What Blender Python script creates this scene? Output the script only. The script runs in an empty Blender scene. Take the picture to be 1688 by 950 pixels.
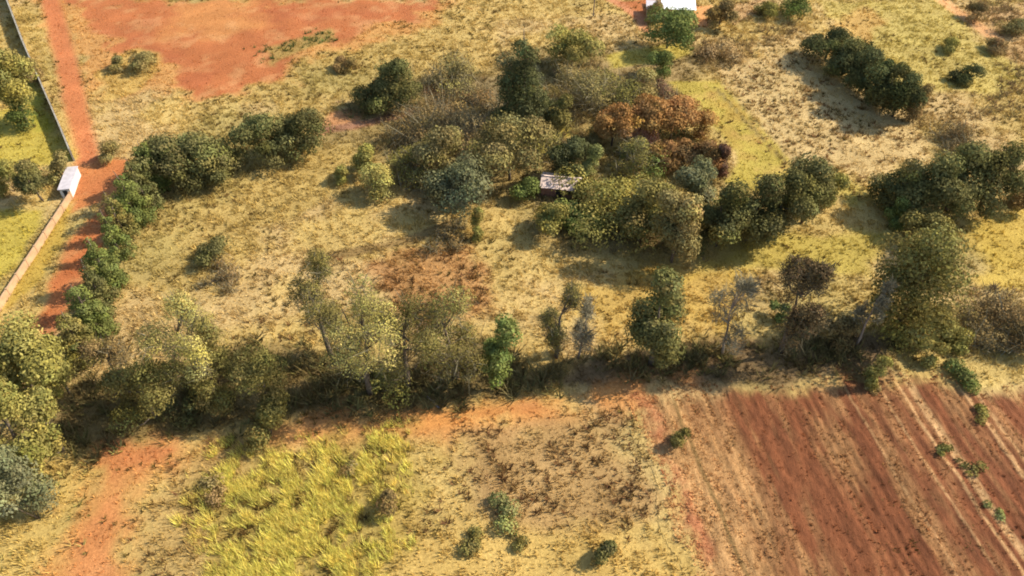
import bpy, math, random
import numpy as np
from math import radians, sin, cos, pi

S = bpy.context.scene
COL = S.collection
random.seed(7)

# ------------------------------------------------------------------ camera, sky, sun, exposure
ALT, PITCH, FPX = 80.0, radians(44.0), 1300.0          # drone height, tilt, focal length in photo pixels (1688 wide)
cam_data = bpy.data.cameras.new("camera")
cam_data.sensor_width = 36.0
cam_data.lens = 36.0 * FPX / 1688.0
cam_data.clip_end = 12000.0
cam = bpy.data.objects.new("camera", cam_data)
cam.location = (0, 0, ALT)
cam.rotation_euler = (pi / 2 - PITCH, 0, 0)
COL.objects.link(cam)
S.camera = cam

SUN_EL, SUN_AZ = radians(39.0), radians(76.0)          # azimuth measured from +Y towards +X
world = bpy.data.worlds.new("World")
S.world = world
world.use_nodes = True
nt = world.node_tree
sky = nt.nodes.new("ShaderNodeTexSky")
sky.sky_type = 'NISHITA'
sky.sun_disc = False
sky.sun_elevation = SUN_EL
sky.sun_rotation = SUN_AZ
nt.links.new(sky.outputs[0], nt.nodes["Background"].inputs[0])
nt.nodes["Background"].inputs[1].default_value = 0.145
sl = bpy.data.lights.new("sun", 'SUN')
sl.energy = 4.5
sl.angle = radians(0.5)
sl.color = (1.0, 0.925, 0.80)
sun = bpy.data.objects.new("sun", sl)
sun.rotation_euler = (pi / 2 - SUN_EL, 0, -SUN_AZ + pi)
sun.location = (150, 120, 150)
COL.objects.link(sun)
S.view_settings.view_transform = 'Standard'
S.view_settings.look = 'None'
S.view_settings.exposure = 1.0
S.view_settings.gamma = 1.0
S.cycles.pixel_filter_type = 'BLACKMAN_HARRIS'
S.cycles.filter_width = 1.9
S.cycles.max_bounces = 5
S.cycles.transparent_max_bounces = 4

# ------------------------------------------------------------------ small helpers
SP, CP = sin(PITCH), cos(PITCH)

def G(px, py, z=0.0):
    """a photo pixel to the point of the ground it shows"""
    dx, dy = (px - 844.0) / FPX, (475.0 - py) / FPX
    t = (ALT - z) / (SP - dy * CP)
    return (dx * t, (CP + dy * SP) * t)

def depth_of(x, y, z=0.0):
    return y * CP + (ALT - z) * SP

def lin(r, g, b, k=1.0):
    f = lambda c: ((c / 255 + 0.055) / 1.055) ** 2.4 if c > 10 else c / 255 / 12.92
    return np.array([f(r) * k, f(g) * k, f(b) * k])

def hash2(ix, iy, seed):
    n = (ix * 374761393 + iy * 668265263 + seed * 1442695041) & 0xffffffff
    n = ((n ^ (n >> 13)) * 1274126177) & 0xffffffff
    n = n ^ (n >> 16)
    return (n & 0xffff) / 65535.0

def vnoise(x, y, seed=0):
    ix, iy = np.floor(x).astype(np.int64), np.floor(y).astype(np.int64)
    fx, fy = x - ix, y - iy
    fx, fy = fx * fx * (3 - 2 * fx), fy * fy * (3 - 2 * fy)
    a, b = hash2(ix, iy, seed), hash2(ix + 1, iy, seed)
    c, d = hash2(ix, iy + 1, seed), hash2(ix + 1, iy + 1, seed)
    return (a * (1 - fx) + b * fx) * (1 - fy) + (c * (1 - fx) + d * fx) * fy

def fbm(x, y, scale, seed=0, octv=4):
    s, a, n = 0.0, 0.5, 0.0
    x, y = np.asarray(x, float) / scale, np.asarray(y, float) / scale
    for k in range(octv):
        s = s + a * vnoise(x + 17.3 * k, y - 9.1 * k, seed + k * 31)
        n += a
        x, y, a = x * 2.03, y * 2.03, a * 0.55
    return s / n

def smooth(e0, e1, v):
    t = np.clip((v - e0) / (e1 - e0), 0, 1)
    return t * t * (3 - 2 * t)

def poly_sd(x, y, pts):
    """signed distance to a polygon in metres, positive inside"""
    d = np.full(x.shape, 1e18)
    inside = np.zeros(x.shape, bool)
    n = len(pts)
    for i in range(n):
        x0, y0 = pts[i]
        x1, y1 = pts[(i + 1) % n]
        ex, ey = x1 - x0, y1 - y0
        t = np.clip(((x - x0) * ex + (y - y0) * ey) / (ex * ex + ey * ey + 1e-12), 0, 1)
        d = np.minimum(d, (x - x0 - t * ex) ** 2 + (y - y0 - t * ey) ** 2)
        c = ((y0 > y) != (y1 > y)) & (x < ex * (y - y0) / (ey if abs(ey) > 1e-12 else 1e-12) + x0)
        inside ^= c
    return np.where(inside, 1, -1) * np.sqrt(d)

def line_d(x, y, pts):
    d = np.full(x.shape, 1e18)
    for (x0, y0), (x1, y1) in zip(pts[:-1], pts[1:]):
        ex, ey = x1 - x0, y1 - y0
        t = np.clip(((x - x0) * ex + (y - y0) * ey) / (ex * ex + ey * ey + 1e-12), 0, 1)
        d = np.minimum(d, (x - x0 - t * ex) ** 2 + (y - y0 - t * ey) ** 2)
    return np.sqrt(d)

def GP(pts):
    return [G(*p) for p in pts]

def mesh_np(name, verts, faces, mat, parent=None, cols=None, smooth_shade=False, obj_color=None):
    """faces: (n,3) or (n,4) int array; cols: per-vertex rgb"""
    verts = np.asarray(verts, np.float32)
    faces = np.asarray(faces, np.int32)
    me = bpy.data.meshes.new(name)
    nv, nf, k = len(verts), len(faces), faces.shape[1]
    me.vertices.add(nv)
    me.vertices.foreach_set("co", verts.ravel())
    me.loops.add(nf * k)
    me.loops.foreach_set("vertex_index", faces.ravel())
    me.polygons.add(nf)
    me.polygons.foreach_set("loop_start", np.arange(0, nf * k, k, dtype=np.int32))
    if smooth_shade:
        me.polygons.foreach_set("use_smooth", np.ones(nf, bool))
    if cols is not None:
        at = me.color_attributes.new("tint", 'FLOAT_COLOR', 'POINT')
        c4 = np.ones((nv, 4), np.float32)
        c4[:, :3] = cols
        at.data.foreach_set("color", c4.ravel())
    me.update()
    me.validate()
    if mat:
        me.materials.append(mat)
    o = bpy.data.objects.new(name, me)
    COL.objects.link(o)
    if parent is not None:
        o.parent = parent
    if obj_color is not None:
        o.color = (*obj_color, 1)
    return o

class MB:
    """collects simple solids, links them as ONE mesh"""
    def __init__(self):
        self.v, self.f = [], []
    def add(self, v, f):
        b = len(self.v)
        self.v += [tuple(p) for p in v]
        self.f += [tuple(i + b for i in q) for q in f]
    def box(self, x0, x1, y0, y1, z0, z1):
        v = [(x, y, z) for z in (z0, z1) for y in (y0, y1) for x in (x0, x1)]
        self.add(v, [(0, 2, 3, 1), (4, 5, 7, 6), (0, 1, 5, 4), (2, 6, 7, 3), (0, 4, 6, 2), (1, 3, 7, 5)])
    def tube(self, path, radii, sides=6, cap=True):
        base = len(self.v)
        path = [np.array(p, float) for p in path]
        for i, p in enumerate(path):
            d = path[min(i + 1, len(path) - 1)] - path[max(i - 1, 0)]
            d /= np.linalg.norm(d) + 1e-9
            a = np.cross(d, (0.31, 0.77, 0.21) if abs(d[2]) > .5 else (0, 0, 1))
            a /= np.linalg.norm(a) + 1e-9
            b = np.cross(d, a)
            for s in range(sides):
                t = 2 * pi * s / sides
                self.v.append(tuple(p + radii[i] * (cos(t) * a + sin(t) * b)))
        for i in range(len(path) - 1):
            for s in range(sides):
                s2 = (s + 1) % sides
                self.f.append((base + i * sides + s, base + i * sides + s2, base + (i + 1) * sides + s2, base + (i + 1) * sides + s))
        if cap:
            self.f.append(tuple(base + s for s in range(sides))[::-1])
            self.f.append(tuple(base + (len(path) - 1) * sides + s for s in range(sides)))
    def build(self, name, mat, parent=None, smooth_shade=False):
        me = bpy.data.meshes.new(name)
        me.from_pydata(self.v, [], self.f)
        if smooth_shade:
            for p in me.polygons:
                p.use_smooth = True
        me.update()
        me.materials.append(mat)
        o = bpy.data.objects.new(name, me)
        COL.objects.link(o)
        if parent is not None:
            o.parent = parent
        return o

def tag(o, label=None, cat=None, group=None, kind=None):
    if label: o["label"] = label
    if cat: o["category"] = cat
    if group: o["group"] = group
    if kind: o["kind"] = kind
    return o

def empty(name, loc, rz=0.0):
    o = bpy.data.objects.new(name, None)
    o.location = loc
    o.rotation_euler = (0, 0, rz)
    COL.objects.link(o)
    return o

# ------------------------------------------------------------------ materials
def mat_new(name, rough=0.9):
    m = bpy.data.materials.new(name)
    m.use_nodes = True
    n = m.node_tree
    b = n.nodes["Principled BSDF"]
    b.inputs["Roughness"].default_value = rough
    b.inputs["Specular IOR Level"].default_value = 0.15
    return m, n, b

def N(n, t, **kw):
    x = n.nodes.new(t)
    for k, v in kw.items():
        setattr(x, k, v)
    return x

def ground_material(name, streak=None):
    """vertex tint times fine mottling; streak = direction (radians) along which the mottling is drawn out"""
    m, n, b = mat_new(name, 0.95)
    at = N(n, "ShaderNodeAttribute", attribute_name="tint")
    tc = N(n, "ShaderNodeTexCoord")
    mp = N(n, "ShaderNodeMapping")
    n.links.new(tc.outputs["Object"], mp.inputs[0])
    if streak is not None:
        mp.inputs["Rotation"].default_value = (0, 0, streak)
        mp.inputs["Scale"].default_value = (1.0, 0.34, 1.0)
    a = N(n, "ShaderNodeTexNoise")
    a.inputs["Scale"].default_value = 2.6
    a.inputs["Detail"].default_value = 8
    a.inputs["Roughness"].default_value = 0.82
    n.links.new(mp.outputs[0], a.inputs["Vector"])
    r = N(n, "ShaderNodeValToRGB")
    r.color_ramp.elements[0].position = 0.30
    r.color_ramp.elements[0].color = (0.50, 0.46, 0.40, 1)
    r.color_ramp.elements[1].position = 0.72
    r.color_ramp.elements[1].color = (1.32, 1.33, 1.37, 1)
    n.links.new(a.outputs[0], r.inputs[0])
    a2 = N(n, "ShaderNodeTexNoise")
    a2.inputs["Scale"].default_value = 0.16
    a2.inputs["Detail"].default_value = 5
    n.links.new(mp.outputs[0], a2.inputs["Vector"])
    r2 = N(n, "ShaderNodeValToRGB")
    r2.color_ramp.elements[0].position = 0.34
    r2.color_ramp.elements[0].color = (0.90, 0.88, 0.85, 1)
    r2.color_ramp.elements[1].position = 0.66
    r2.color_ramp.elements[1].color = (1.12, 1.12, 1.12, 1)
    n.links.new(a2.outputs[0], r2.inputs[0])
    x1 = N(n, "ShaderNodeMix", data_type='RGBA', blend_type='MULTIPLY')
    x1.inputs[0].default_value = 1
    n.links.new(at.outputs["Color"], x1.inputs[6])
    n.links.new(r.outputs[0], x1.inputs[7])
    x2 = N(n, "ShaderNodeMix", data_type='RGBA', blend_type='MULTIPLY')
    x2.inputs[0].default_value = 1
    n.links.new(x1.outputs[2], x2.inputs[6])
    n.links.new(r2.outputs[0], x2.inputs[7])
    n.links.new(x2.outputs[2], b.inputs["Base Color"])
    bp = N(n, "ShaderNodeBump")
    bp.inputs["Strength"].default_value = 0.7
    bp.inputs["Distance"].default_value = 0.25
    n.links.new(a.outputs[0], bp.inputs["Height"])
    n.links.new(bp.outputs[0], b.inputs["Normal"])
    return m

def leaf_material(name, use_obj=True, transl=0.18):
    """leaf tint (per clump) times the colour of the plant; a part of the light passes through"""
    m = bpy.data.materials.new(name)
    m.use_nodes = True
    n = m.node_tree
    n.nodes.clear()
    out = N(n, "ShaderNodeOutputMaterial")
    at = N(n, "ShaderNodeAttribute", attribute_name="tint")
    src = at.outputs["Color"]
    if use_obj:
        oi = N(n, "ShaderNodeObjectInfo")
        x = N(n, "ShaderNodeMix", data_type='RGBA', blend_type='MULTIPLY')
        x.inputs[0].default_value = 1
        n.links.new(at.outputs["Color"], x.inputs[6])
        n.links.new(oi.outputs["Color"], x.inputs[7])
        src = x.outputs[2]
    d = N(n, "ShaderNodeBsdfDiffuse")
    t = N(n, "ShaderNodeBsdfTranslucent")
    mx = N(n, "ShaderNodeMixShader")
    mx.inputs[0].default_value = transl
    n.links.new(src, d.inputs[0])
    n.links.new(src, t.inputs[0])
    n.links.new(d.outputs[0], mx.inputs[1])
    n.links.new(t.outputs[0], mx.inputs[2])
    n.links.new(mx.outputs[0], out.inputs[0])
    return m

def plain_material(name, c, rough=0.85, vary=0.25, scale=2.0):
    m, n, b = mat_new(name, rough)
    tc = N(n, "ShaderNodeTexCoord")
    a = N(n, "ShaderNodeTexNoise")
    a.inputs["Scale"].default_value = scale
    a.inputs["Detail"].default_value = 6
    n.links.new(tc.outputs["Object"], a.inputs["Vector"])
    r = N(n, "ShaderNodeValToRGB")
    r.color_ramp.elements[0].position = 0.3
    r.color_ramp.elements[1].position = 0.7
    r.color_ramp.elements[0].color = (*[v * (1 - vary) for v in c], 1)
    r.color_ramp.elements[1].color = (*[min(v * (1 + vary * .5), .95) for v in c], 1)
    n.links.new(a.outputs[0], r.inputs[0])
    n.links.new(r.outputs[0], b.inputs["Base Color"])
    return m

M_GROUND = ground_material("ground_soil_and_grass")
FDIR = np.array([-0.172, 0.985])                       # the plough lines run this way
M_PLOUGH = ground_material("ploughed_soil", streak=-math.atan2(0.172, 0.985))
M_LEAF = leaf_material("leaves")
M_GRASS = leaf_material("grass_blades", use_obj=False, transl=0.3)
M_BARK = plain_material("bark", (0.13, 0.095, 0.065), 0.95, 0.4, 3.0)
M_PALEBARK = plain_material("pale_bark", (0.26, 0.19, 0.14), 0.95, 0.3, 3.0)
M_WHITE = plain_material("white_plaster", (0.62, 0.57, 0.48), 0.8, 0.22, 1.6)
M_CEMENT = plain_material("grey_cement", (0.27, 0.24, 0.19), 0.9, 0.3, 1.0)
M_CREAM = plain_material("cream_plaster", (0.42, 0.26, 0.14), 0.85, 0.22, 0.8)
M_LILAC = plain_material("weathered_cement_roof", (0.42, 0.38, 0.38), 0.8, 0.2, 1.5)
M_SHEET = plain_material("faded_roof_sheet", (0.62, 0.47, 0.38), 0.7, 0.4, 1.1)
M_WSHEET = plain_material("white_metal_roof", (0.82, 0.82, 0.80), 0.5, 0.08, 0.7)
M_BRICK = plain_material("brick_wall", (0.28, 0.14, 0.085), 0.9, 0.35, 2.0)
M_DARK = plain_material("dark_opening", (0.03, 0.028, 0.026), 0.4, 0.2, 2.0)
M_WOOD = plain_material("grey_wood", (0.17, 0.13, 0.10), 0.9, 0.3, 4.0)

# ------------------------------------------------------------------ what grows where
KG = 0.70
STRAW = lin(204, 174, 104, KG); OCHRE = lin(188, 160, 92, KG); TAN = lin(206, 175, 120, KG); OLIVE = lin(168, 152, 90, KG)
PINKTAN = lin(205, 160, 110, KG); RED = lin(188, 108, 62, KG * .9); ORANGE = lin(208, 142, 80, KG * .92); RUST = lin(170, 104, 58, KG)
LAWN = lin(186, 166, 74, KG); GREEN = lin(160, 156, 56, KG); TRACK = lin(212, 146, 84, KG); PLOUGH = lin(126, 76, 46, KG)
BRUSH = lin(142, 122, 78, KG); MAUVE = lin(168, 130, 100, KG)

# polygons in photo pixels -> ground: name, points, colour, edge softness (m), strength, grass density, edge wobble (m)
ZONES = [
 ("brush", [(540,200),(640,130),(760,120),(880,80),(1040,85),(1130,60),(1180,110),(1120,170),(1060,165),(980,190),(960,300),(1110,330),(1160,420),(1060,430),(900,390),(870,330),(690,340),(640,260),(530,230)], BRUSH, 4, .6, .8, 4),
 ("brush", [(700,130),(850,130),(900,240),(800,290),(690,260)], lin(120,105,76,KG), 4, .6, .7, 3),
 ("tan", [(1180,110),(1310,90),(1500,190),(1560,250),(1440,300),(1300,270)], lin(208,178,120,KG), 3, .85, .6, 3),
 ("lawn", [(1100,135),(1184,132),(1318,282),(1290,330),(1200,300),(1215,250),(1150,180)], LAWN, 1, .95, .28, 1),
 ("lawn", [(1000,92),(1060,78),(1130,72),(1140,90),(1090,108),(1010,112)], LAWN, 1.5, .9, .45, 1),
 ("lawn", [(920,200),(950,195),(940,225),(915,230)], LAWN, 1, .9, .45, 1),
 ("lawn", [(1340,0),(1545,0),(1680,120),(1660,160),(1500,150),(1420,70)], lin(194,172,92,KG), 3, .85, .8, 3),
 ("lawn", [(1150,420),(1400,375),(1470,380),(1430,460),(1250,440),(1120,470)], LAWN, 3, .75, .6, 3),
 ("lawn", [(1380,270),(1440,330),(1400,345),(1360,300)], LAWN, 2, .7, .6, 2),
 ("lawn", [(1600,370),(1700,330),(1700,490),(1620,470)], lin(196,166,70,KG), 3, .8, .6, 3),
 ("lawn", [(950,470),(1100,430),(1240,450),(1180,530),(1000,560)], lin(200,164,76,KG), 4, .7, .9, 4),
 ("scrubred", [(590,430),(680,400),(790,400),(810,500),(700,530),(610,480)], lin(178,128,78,KG), 3, .8, 1.0, 4),
 ("dim", [(1380,40),(1420,10),(1460,30),(1430,70)], lin(205,160,90,KG), 3, .7, .7, 3),
 ("soil", [(1015,0),(1075,0),(1062,35),(1045,30)], RED, 1.5, .9, .2, 1.5),
 ("soil", [(1135,10),(1170,10),(1165,45),(1140,40)], lin(222,160,100,KG), 1.5, .9, .2, 1.5),
 ("soil", [(545,185),(600,180),(590,212),(530,220)], lin(200,140,92,KG), 1.5, .8, .4, 2),
 ("soil", [(690,145),(730,135),(725,152),(695,156)], lin(208,140,80,KG), 1.2, .8, .4, 1.5),
 ("soil", [(1580,20),(1700,0),(1700,110),(1620,70)], lin(190,150,105,KG), 3, .6, .6, 3),
 ("soil", [(1200,10),(1260,0),(1250,25),(1210,40)], lin(205,160,115,KG), 2, .6, .6, 2),
 ("redtan", [(70,0),(760,0),(720,40),(560,85),(470,130),(330,170),(280,160),(150,160),(110,90)], lin(204,148,84,KG), 5, .85, .55, 6),
 ("soil", [(120,0),(750,0),(640,40),(560,68),(500,90),(450,128),(335,168),(280,165),(262,115),(250,85),(195,80),(140,50)], RED, 4.5, .88, .04, 8),
 ("soil", [(290,0),(420,0),(430,40),(370,70),(290,55)], ORANGE, 6, .85, .1, 6),
 ("green", [(165,120),(215,85),(260,88),(270,115),(235,150),(170,170)], lin(196,164,90,KG), 2, .85, .9, 2),
 ("green", [(435,80),(540,52),(548,68),(450,105)], lin(166,152,84,KG), 2, .7, .9, 2),
 ("lawn", [(-60,200),(60,170),(115,262),(60,275),(-80,280)], lin(190,170,72,KG), 2, .9, .5, 2),
 ("lawn", [(40,130),(62,140),(95,220),(60,215)], lin(176,170,64,KG), 2, .8, .5, 1.5),
 ("lawn", [(-80,350),(80,345),(0,480),(-80,500)], lin(186,166,66,KG), 2, .85, .6, 2),
 ("soil", [(130,268),(215,262),(200,320),(120,350),(118,322)], lin(206,130,74,KG), 1.2, .95, .08, 1.5),
 ("lawn", [(122,330),(100,400),(60,470),(8,520),(0,505),(100,345)], lin(190,160,70,KG), 1.0, .9, .5, 1),
 ("soil", [(118,400),(180,330),(195,330),(165,420),(120,500),(70,570),(40,560),(80,480)], lin(196,112,62,KG), 1.5, .9, .12, 1.5),
 ("brush", [(60,745),(110,660),(240,600),(420,570),(640,590),(800,560),(860,600),(840,650),(700,670),(480,690),(330,715),(150,740)], lin(126,106,66,KG), 3, .8, .9, 3),  # brush strip, with hedgerow tree shade put into its ground colour
 ("brush", [(860,625),(1060,580),(1110,610),(1100,575),(1300,560),(1480,560),(1470,600),(1290,640),(1130,630),(1040,640),(900,650)], lin(112,88,62,KG), 2.5, .85, .8, 2.5),  # brush darkened further: tree shadow above the field painted into the colour
 ("pale", [(1470,570),(1560,555),(1620,580),(1700,590),(1700,630),(1600,640),(1500,620)], lin(204,176,104,KG), 2, .9, .9, 2),
 ("grass", [(-60,830),(60,760),(140,740),(180,760),(120,860),(90,1000),(-80,1000)], lin(200,170,96,KG), 3, .8, 1.0, 3),
 ("soil", [(1040,628),(1130,620),(1080,660),(950,690),(800,700),(680,720),(430,745),(300,760),(220,790),(205,1000),(90,1000),(120,850),(160,770),(180,745),(300,722),(500,690),(700,678),(850,660)], TRACK, 4.0, .8, .3, 5),
 ("soil", [(118,1000),(150,860),(185,800),(150,745),(300,728),(300,745),(205,775),(195,870),(185,1000)], lin(204,128,80,KG), 2.5, .5, .2, 4),
 ("soil", [(690,675),(860,655),(1000,635),(1030,650),(860,685),(700,702)], lin(218,150,78,KG), 2.0, .7, .2, 2.5),
 ("pinktan", [(650,860),(1130,850),(1180,1000),(650,1000)], lin(206,172,96,KG), 5, .8, .9, 5),
 ("scrub", [(770,720),(1020,690),(1090,860),(900,870),(790,840)], lin(178,142,92,KG), 4, .8, .8, 4),
 ("scrub", [(240,850),(330,750),(420,720),(420,800),(340,1000),(240,1000)], lin(182,150,92,KG), 3, .7, .9, 3),
 ("cane", [(345,805),(400,745),(520,745),(640,720),(680,770),(640,840),(640,1000),(330,1000)], lin(172,150,76,KG), 5, .75, .9, 7),
]
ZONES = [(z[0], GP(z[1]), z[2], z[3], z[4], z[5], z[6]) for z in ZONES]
LINES = [  # centre line, half width (m), colour, grass density
 (GP([(78,-20),(100,70),(116,130),(130,190),(146,262)]), 1.9, lin(200,118,72,KG), .08),
 (GP([(1000,-5),(1050,25),(1065,50)]), 1.2, lin(206,140,96,KG), .2),
 (GP([(1525,-20),(1570,15),(1610,42),(1640,62)]), 1.5, lin(226,170,112,KG), .15),
 (GP([(1180,145),(1240,210),(1312,285)]), .35, lin(150,130,72,KG), .5),
 (GP([(505,440),(560,420),(680,395),(740,370)]), .8, lin(150,122,74,KG), .9),
 (GP([(530,215),(600,205),(680,185)]), 1.2, lin(158,116,88,KG), .7),
]
FIELD = GP([(1030,648),(1100,632),(1290,628),(1440,606),(1560,622),(1640,632),(1800,625),(1900,1010),(1150,1010),(1095,840)])

def ground_info(x, y):
    """colour (n,3) and grass density (n) of the ground at world points"""
    n1, n2 = fbm(x, y, 30, 3), fbm(x, y, 12, 11)
    n3 = fbm(x, y, 4.0, 5)
    c = STRAW[None] * np.ones((len(x), 1))
    def mixin(c, col, w):
        return c * (1 - w[:, None]) + col[None] * w[:, None]
    c = mixin(c, OCHRE, smooth(.45, .7, n1) * .8)
    c = mixin(c, TAN, smooth(.48, .68, n2) * .7)
    c = mixin(c, OLIVE, smooth(.5, .75, fbm(x, y, 18, 23)) * .6)
    dens = np.ones(len(x))
    wob = (fbm(x, y, 7, 41) - .5) * 2 + (n3 - .5) * 1.2
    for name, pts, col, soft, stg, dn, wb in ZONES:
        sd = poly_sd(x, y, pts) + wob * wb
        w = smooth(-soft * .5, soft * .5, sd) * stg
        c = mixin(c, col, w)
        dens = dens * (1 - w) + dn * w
    er = smooth(.52, .72, fbm(x, y, 3.5, 83)) * smooth(.5, .2, dens) * .45
    c = mixin(c, lin(212, 160, 104, KG), er)
    er = smooth(.5, .75, fbm(x, y, 9, 87)) * smooth(.5, .2, dens) * .35
    c = mixin(c, lin(172, 92, 58, KG), er)
    for pts, hw, col, dn in LINES:
        d = line_d(x, y, pts) + wob * .5
        w = smooth(hw * 1.5, hw * .6, d) * .9
        c = mixin(c, col, w)
        dens = dens * (1 - w) + dn * w
    c = c * (0.90 + 0.20 * n3)[:, None]
    return c, dens

def field_sd(x, y):
    return poly_sd(x, y, FIELD) + (fbm(x, y, 5, 77) - .5) * 3

def height(x, y):
    x, y = np.asarray(x, float), np.asarray(y, float)
    near = smooth(420, 260, np.hypot(x, y))
    z = (fbm(x, y, 14, 61) - .5) * .45 * near
    return z - .22 * smooth(0, 1.2, field_sd(x, y))

def hz(x, y):
    return float(height(np.array([x]), np.array([y]))[0])

# ------------------------------------------------------------------ the ground sheet
def axis(a0, a1, step, reach):
    core = np.arange(a0, a1 + step * .5, step)
    g, lo, hi = step, [], []
    p, q = a0, core[-1]
    while q < reach:
        g *= 1.35
        p -= g
        q += g
        lo.append(p)
        hi.append(q)
    return np.concatenate([np.array(lo[::-1]), core, np.array(hi)])

ax, ay = axis(-135, 135, .7, 6000), axis(30, 205, .62, 6000)
gx, gy = np.meshgrid(ax, ay)
gx, gy = gx.ravel(), gy.ravel()
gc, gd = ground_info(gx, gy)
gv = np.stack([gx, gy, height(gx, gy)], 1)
nx, ny = len(ax), len(ay)
ii = (np.arange(ny - 1)[:, None] * nx + np.arange(nx - 1)[None]).ravel()
gf = np.stack([ii, ii + 1, ii + nx + 1, ii + nx], 1)
# the track and the bare red field are pieces of the same sheet: every face belongs to exactly one of them
cxy = gv[gf].mean(1)
trk = np.zeros(len(gf), bool)
bare = np.zeros(len(gf), bool)
core = (np.abs(cxy[:, 0]) < 134) & (cxy[:, 1] > 30) & (cxy[:, 1] < 204)
idx = np.where(core)[0]
X, Y = cxy[idx, 0], cxy[idx, 1]
track_zone = [z for z in ZONES if z[2] is TRACK][0]
junction = [z for z in ZONES if z[0] == "soil" and len(z[1]) == 5 and z[3] == 1.2][0]
t_ = (poly_sd(X, Y, track_zone[1]) > 0) | (line_d(X, Y, LINES[0][0]) < 1.5) | (poly_sd(X, Y, junction[1]) > 0)
trk[idx] = t_
red_zone = [z for z in ZONES if z[2] is RED and z[3] == 4.5][0]
bare[idx] = (poly_sd(X, Y, red_zone[1]) > 0) & ~t_

def sheet(name, mask):
    f = gf[mask]
    u, inv = np.unique(f, return_inverse=True)
    o = mesh_np(name, gv[u], inv.reshape(-1, 4), M_GROUND, cols=gc[u], smooth_shade=True)
    o["kind"] = "structure"
    return o
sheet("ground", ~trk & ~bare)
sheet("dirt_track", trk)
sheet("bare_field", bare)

# ------------------------------------------------------------------ the ploughed field: real furrows
fu, fv = np.arange(4, 88, .2), np.arange(28, 84, .5)     # across, along
U, V = np.meshgrid(fu, fv)
U, V = U.ravel(), V.ravel()
PX, PY = U * FDIR[1] + V * FDIR[0], V * FDIR[1] - U * FDIR[0]
band = fbm(U, V * .05, 6, 91, 3)
furrow = .05 * np.sin(2 * pi * U / 1.1 + 9 * fbm(U, V * .4, 9, 4)) * smooth(.35, .7, band) + (fbm(U, V * .45, .9, 19) - .5) * .36
PSD = field_sd(PX, PY)
PZ = height(PX, PY) + .045 + .22 * smooth(0, 1.2, PSD) + furrow * smooth(-.2, 2.0, PSD)

def uv_of(px, py):
    x, y = G(px, py)
    return x * FDIR[1] - y * FDIR[0], x * FDIR[0] + y * FDIR[1]

def plough_color(U, V):
    st = .6 * fbm(U, V * .16, 1.5, 7, 4) + .4 * fbm(U, V * .3, 5, 17, 3)
    pale = smooth(.40, .68, st) * (.74 - .26 * smooth(34, 50, U))
    # the side next to the grass is overgrown with straw, three grassy balks run through the far part
    x, y = U * FDIR[1] + V * FDIR[0], V * FDIR[1] - U * FDIR[0]
    edge_u = np.interp(V, [uv_of(1150, 945)[1], uv_of(1095, 840)[1], uv_of(1035, 650)[1]], [uv_of(1150, 945)[0], uv_of(1095, 840)[0], uv_of(1035, 650)[0]])
    pale = np.maximum(pale, smooth(16, 4.0, U - edge_u + (fbm(U, V * .2, 3, 8) - .5) * 16) * .95)
    c = PLOUGH[None] * (1 - pale[:, None]) + lin(196, 152, 98, KG)[None] * pale[:, None]
    for qx_, qy_, ru, rv in ((1072, 690, 2.0, 5.5), (1105, 790, 1.6, 4.0), (1150, 880, 1.2, 4.0)):
        qu, qv = uv_of(qx_, qy_)
        w = smooth(1.2, .5, np.hypot((U - qu) / ru, (V - qv) / rv) + (fbm(U, V, 2.5, 14) - .5) * 1.2) * .75
        c = c * (1 - w[:, None]) + lin(172, 104, 70, KG)[None] * w[:, None]
    for u0, hw, cc, s in BALKS:
        w = smooth(hw, hw * .4, np.abs(U - u0 + (fbm(U * 0 + u0, V, 6, 9) - .5) * 1.0)) * s * smooth(.3, .5, fbm(U, V * .4, 4, 13))
        c = c * (1 - w[:, None]) + cc[None] * w[:, None]
    c = c * (.60 + .80 * fbm(U, V * .3, .9, 29, 3))[:, None]
    return c

BALKS = []
for (px, py, hw, s) in [(1590, 770, .75, .95), (1515, 690, .3, .8), (1480, 690, .25, .6), (1440, 720, .25, .5), (1655, 740, .5, .75), (1690, 760, .35, .6), (1140, 730, .35, -1)]:
    BALKS.append((uv_of(px, py)[0], hw, lin(206, 164, 112, KG) if s > 0 else lin(140, 110, 66, KG), abs(s)))
pc = plough_color(U, V)
nu, nv_ = len(fu), len(fv)
ii = (np.arange(nv_ - 1)[:, None] * nu + np.arange(nu - 1)[None]).ravel()
pf = np.stack([ii, ii + 1, ii + nu + 1, ii + nu], 1)
pv = np.stack([PX, PY, PZ], 1)
ctr = pv[pf].mean(1)
pf = pf[field_sd(ctr[:, 0], ctr[:, 1]) > -.9]
g_edge, _ = ground_info(PX, PY)
we = smooth(-.3, 3.5, PSD + (fbm(PX, PY, 1.5, 71) - .5) * 3)[:, None]
pc = g_edge * (1 - we) + pc * we
u, inv = np.unique(pf, return_inverse=True)
o = mesh_np("ploughed_field", pv[u], inv.reshape(-1, 4), M_PLOUGH, cols=pc[u], smooth_shade=True)
o["kind"] = "structure"

# ------------------------------------------------------------------ grass, weeds, canes (nobody could count them)
rng = np.random.default_rng(5)

def in_view(x, y, m=40):
    d = depth_of(x, y)
    px, py = 844 + FPX * x / d, 475 - FPX * (y * SP - ALT * CP) / d
    return (px > -m) & (px < 1688 + m) & (py > -m) & (py < 950 + m)

def rand_ground(n):
    x, y = rng.uniform(-135, 135, n), rng.uniform(33, 196, n)
    k = in_view(x, y)
    return x[k], y[k]

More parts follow.
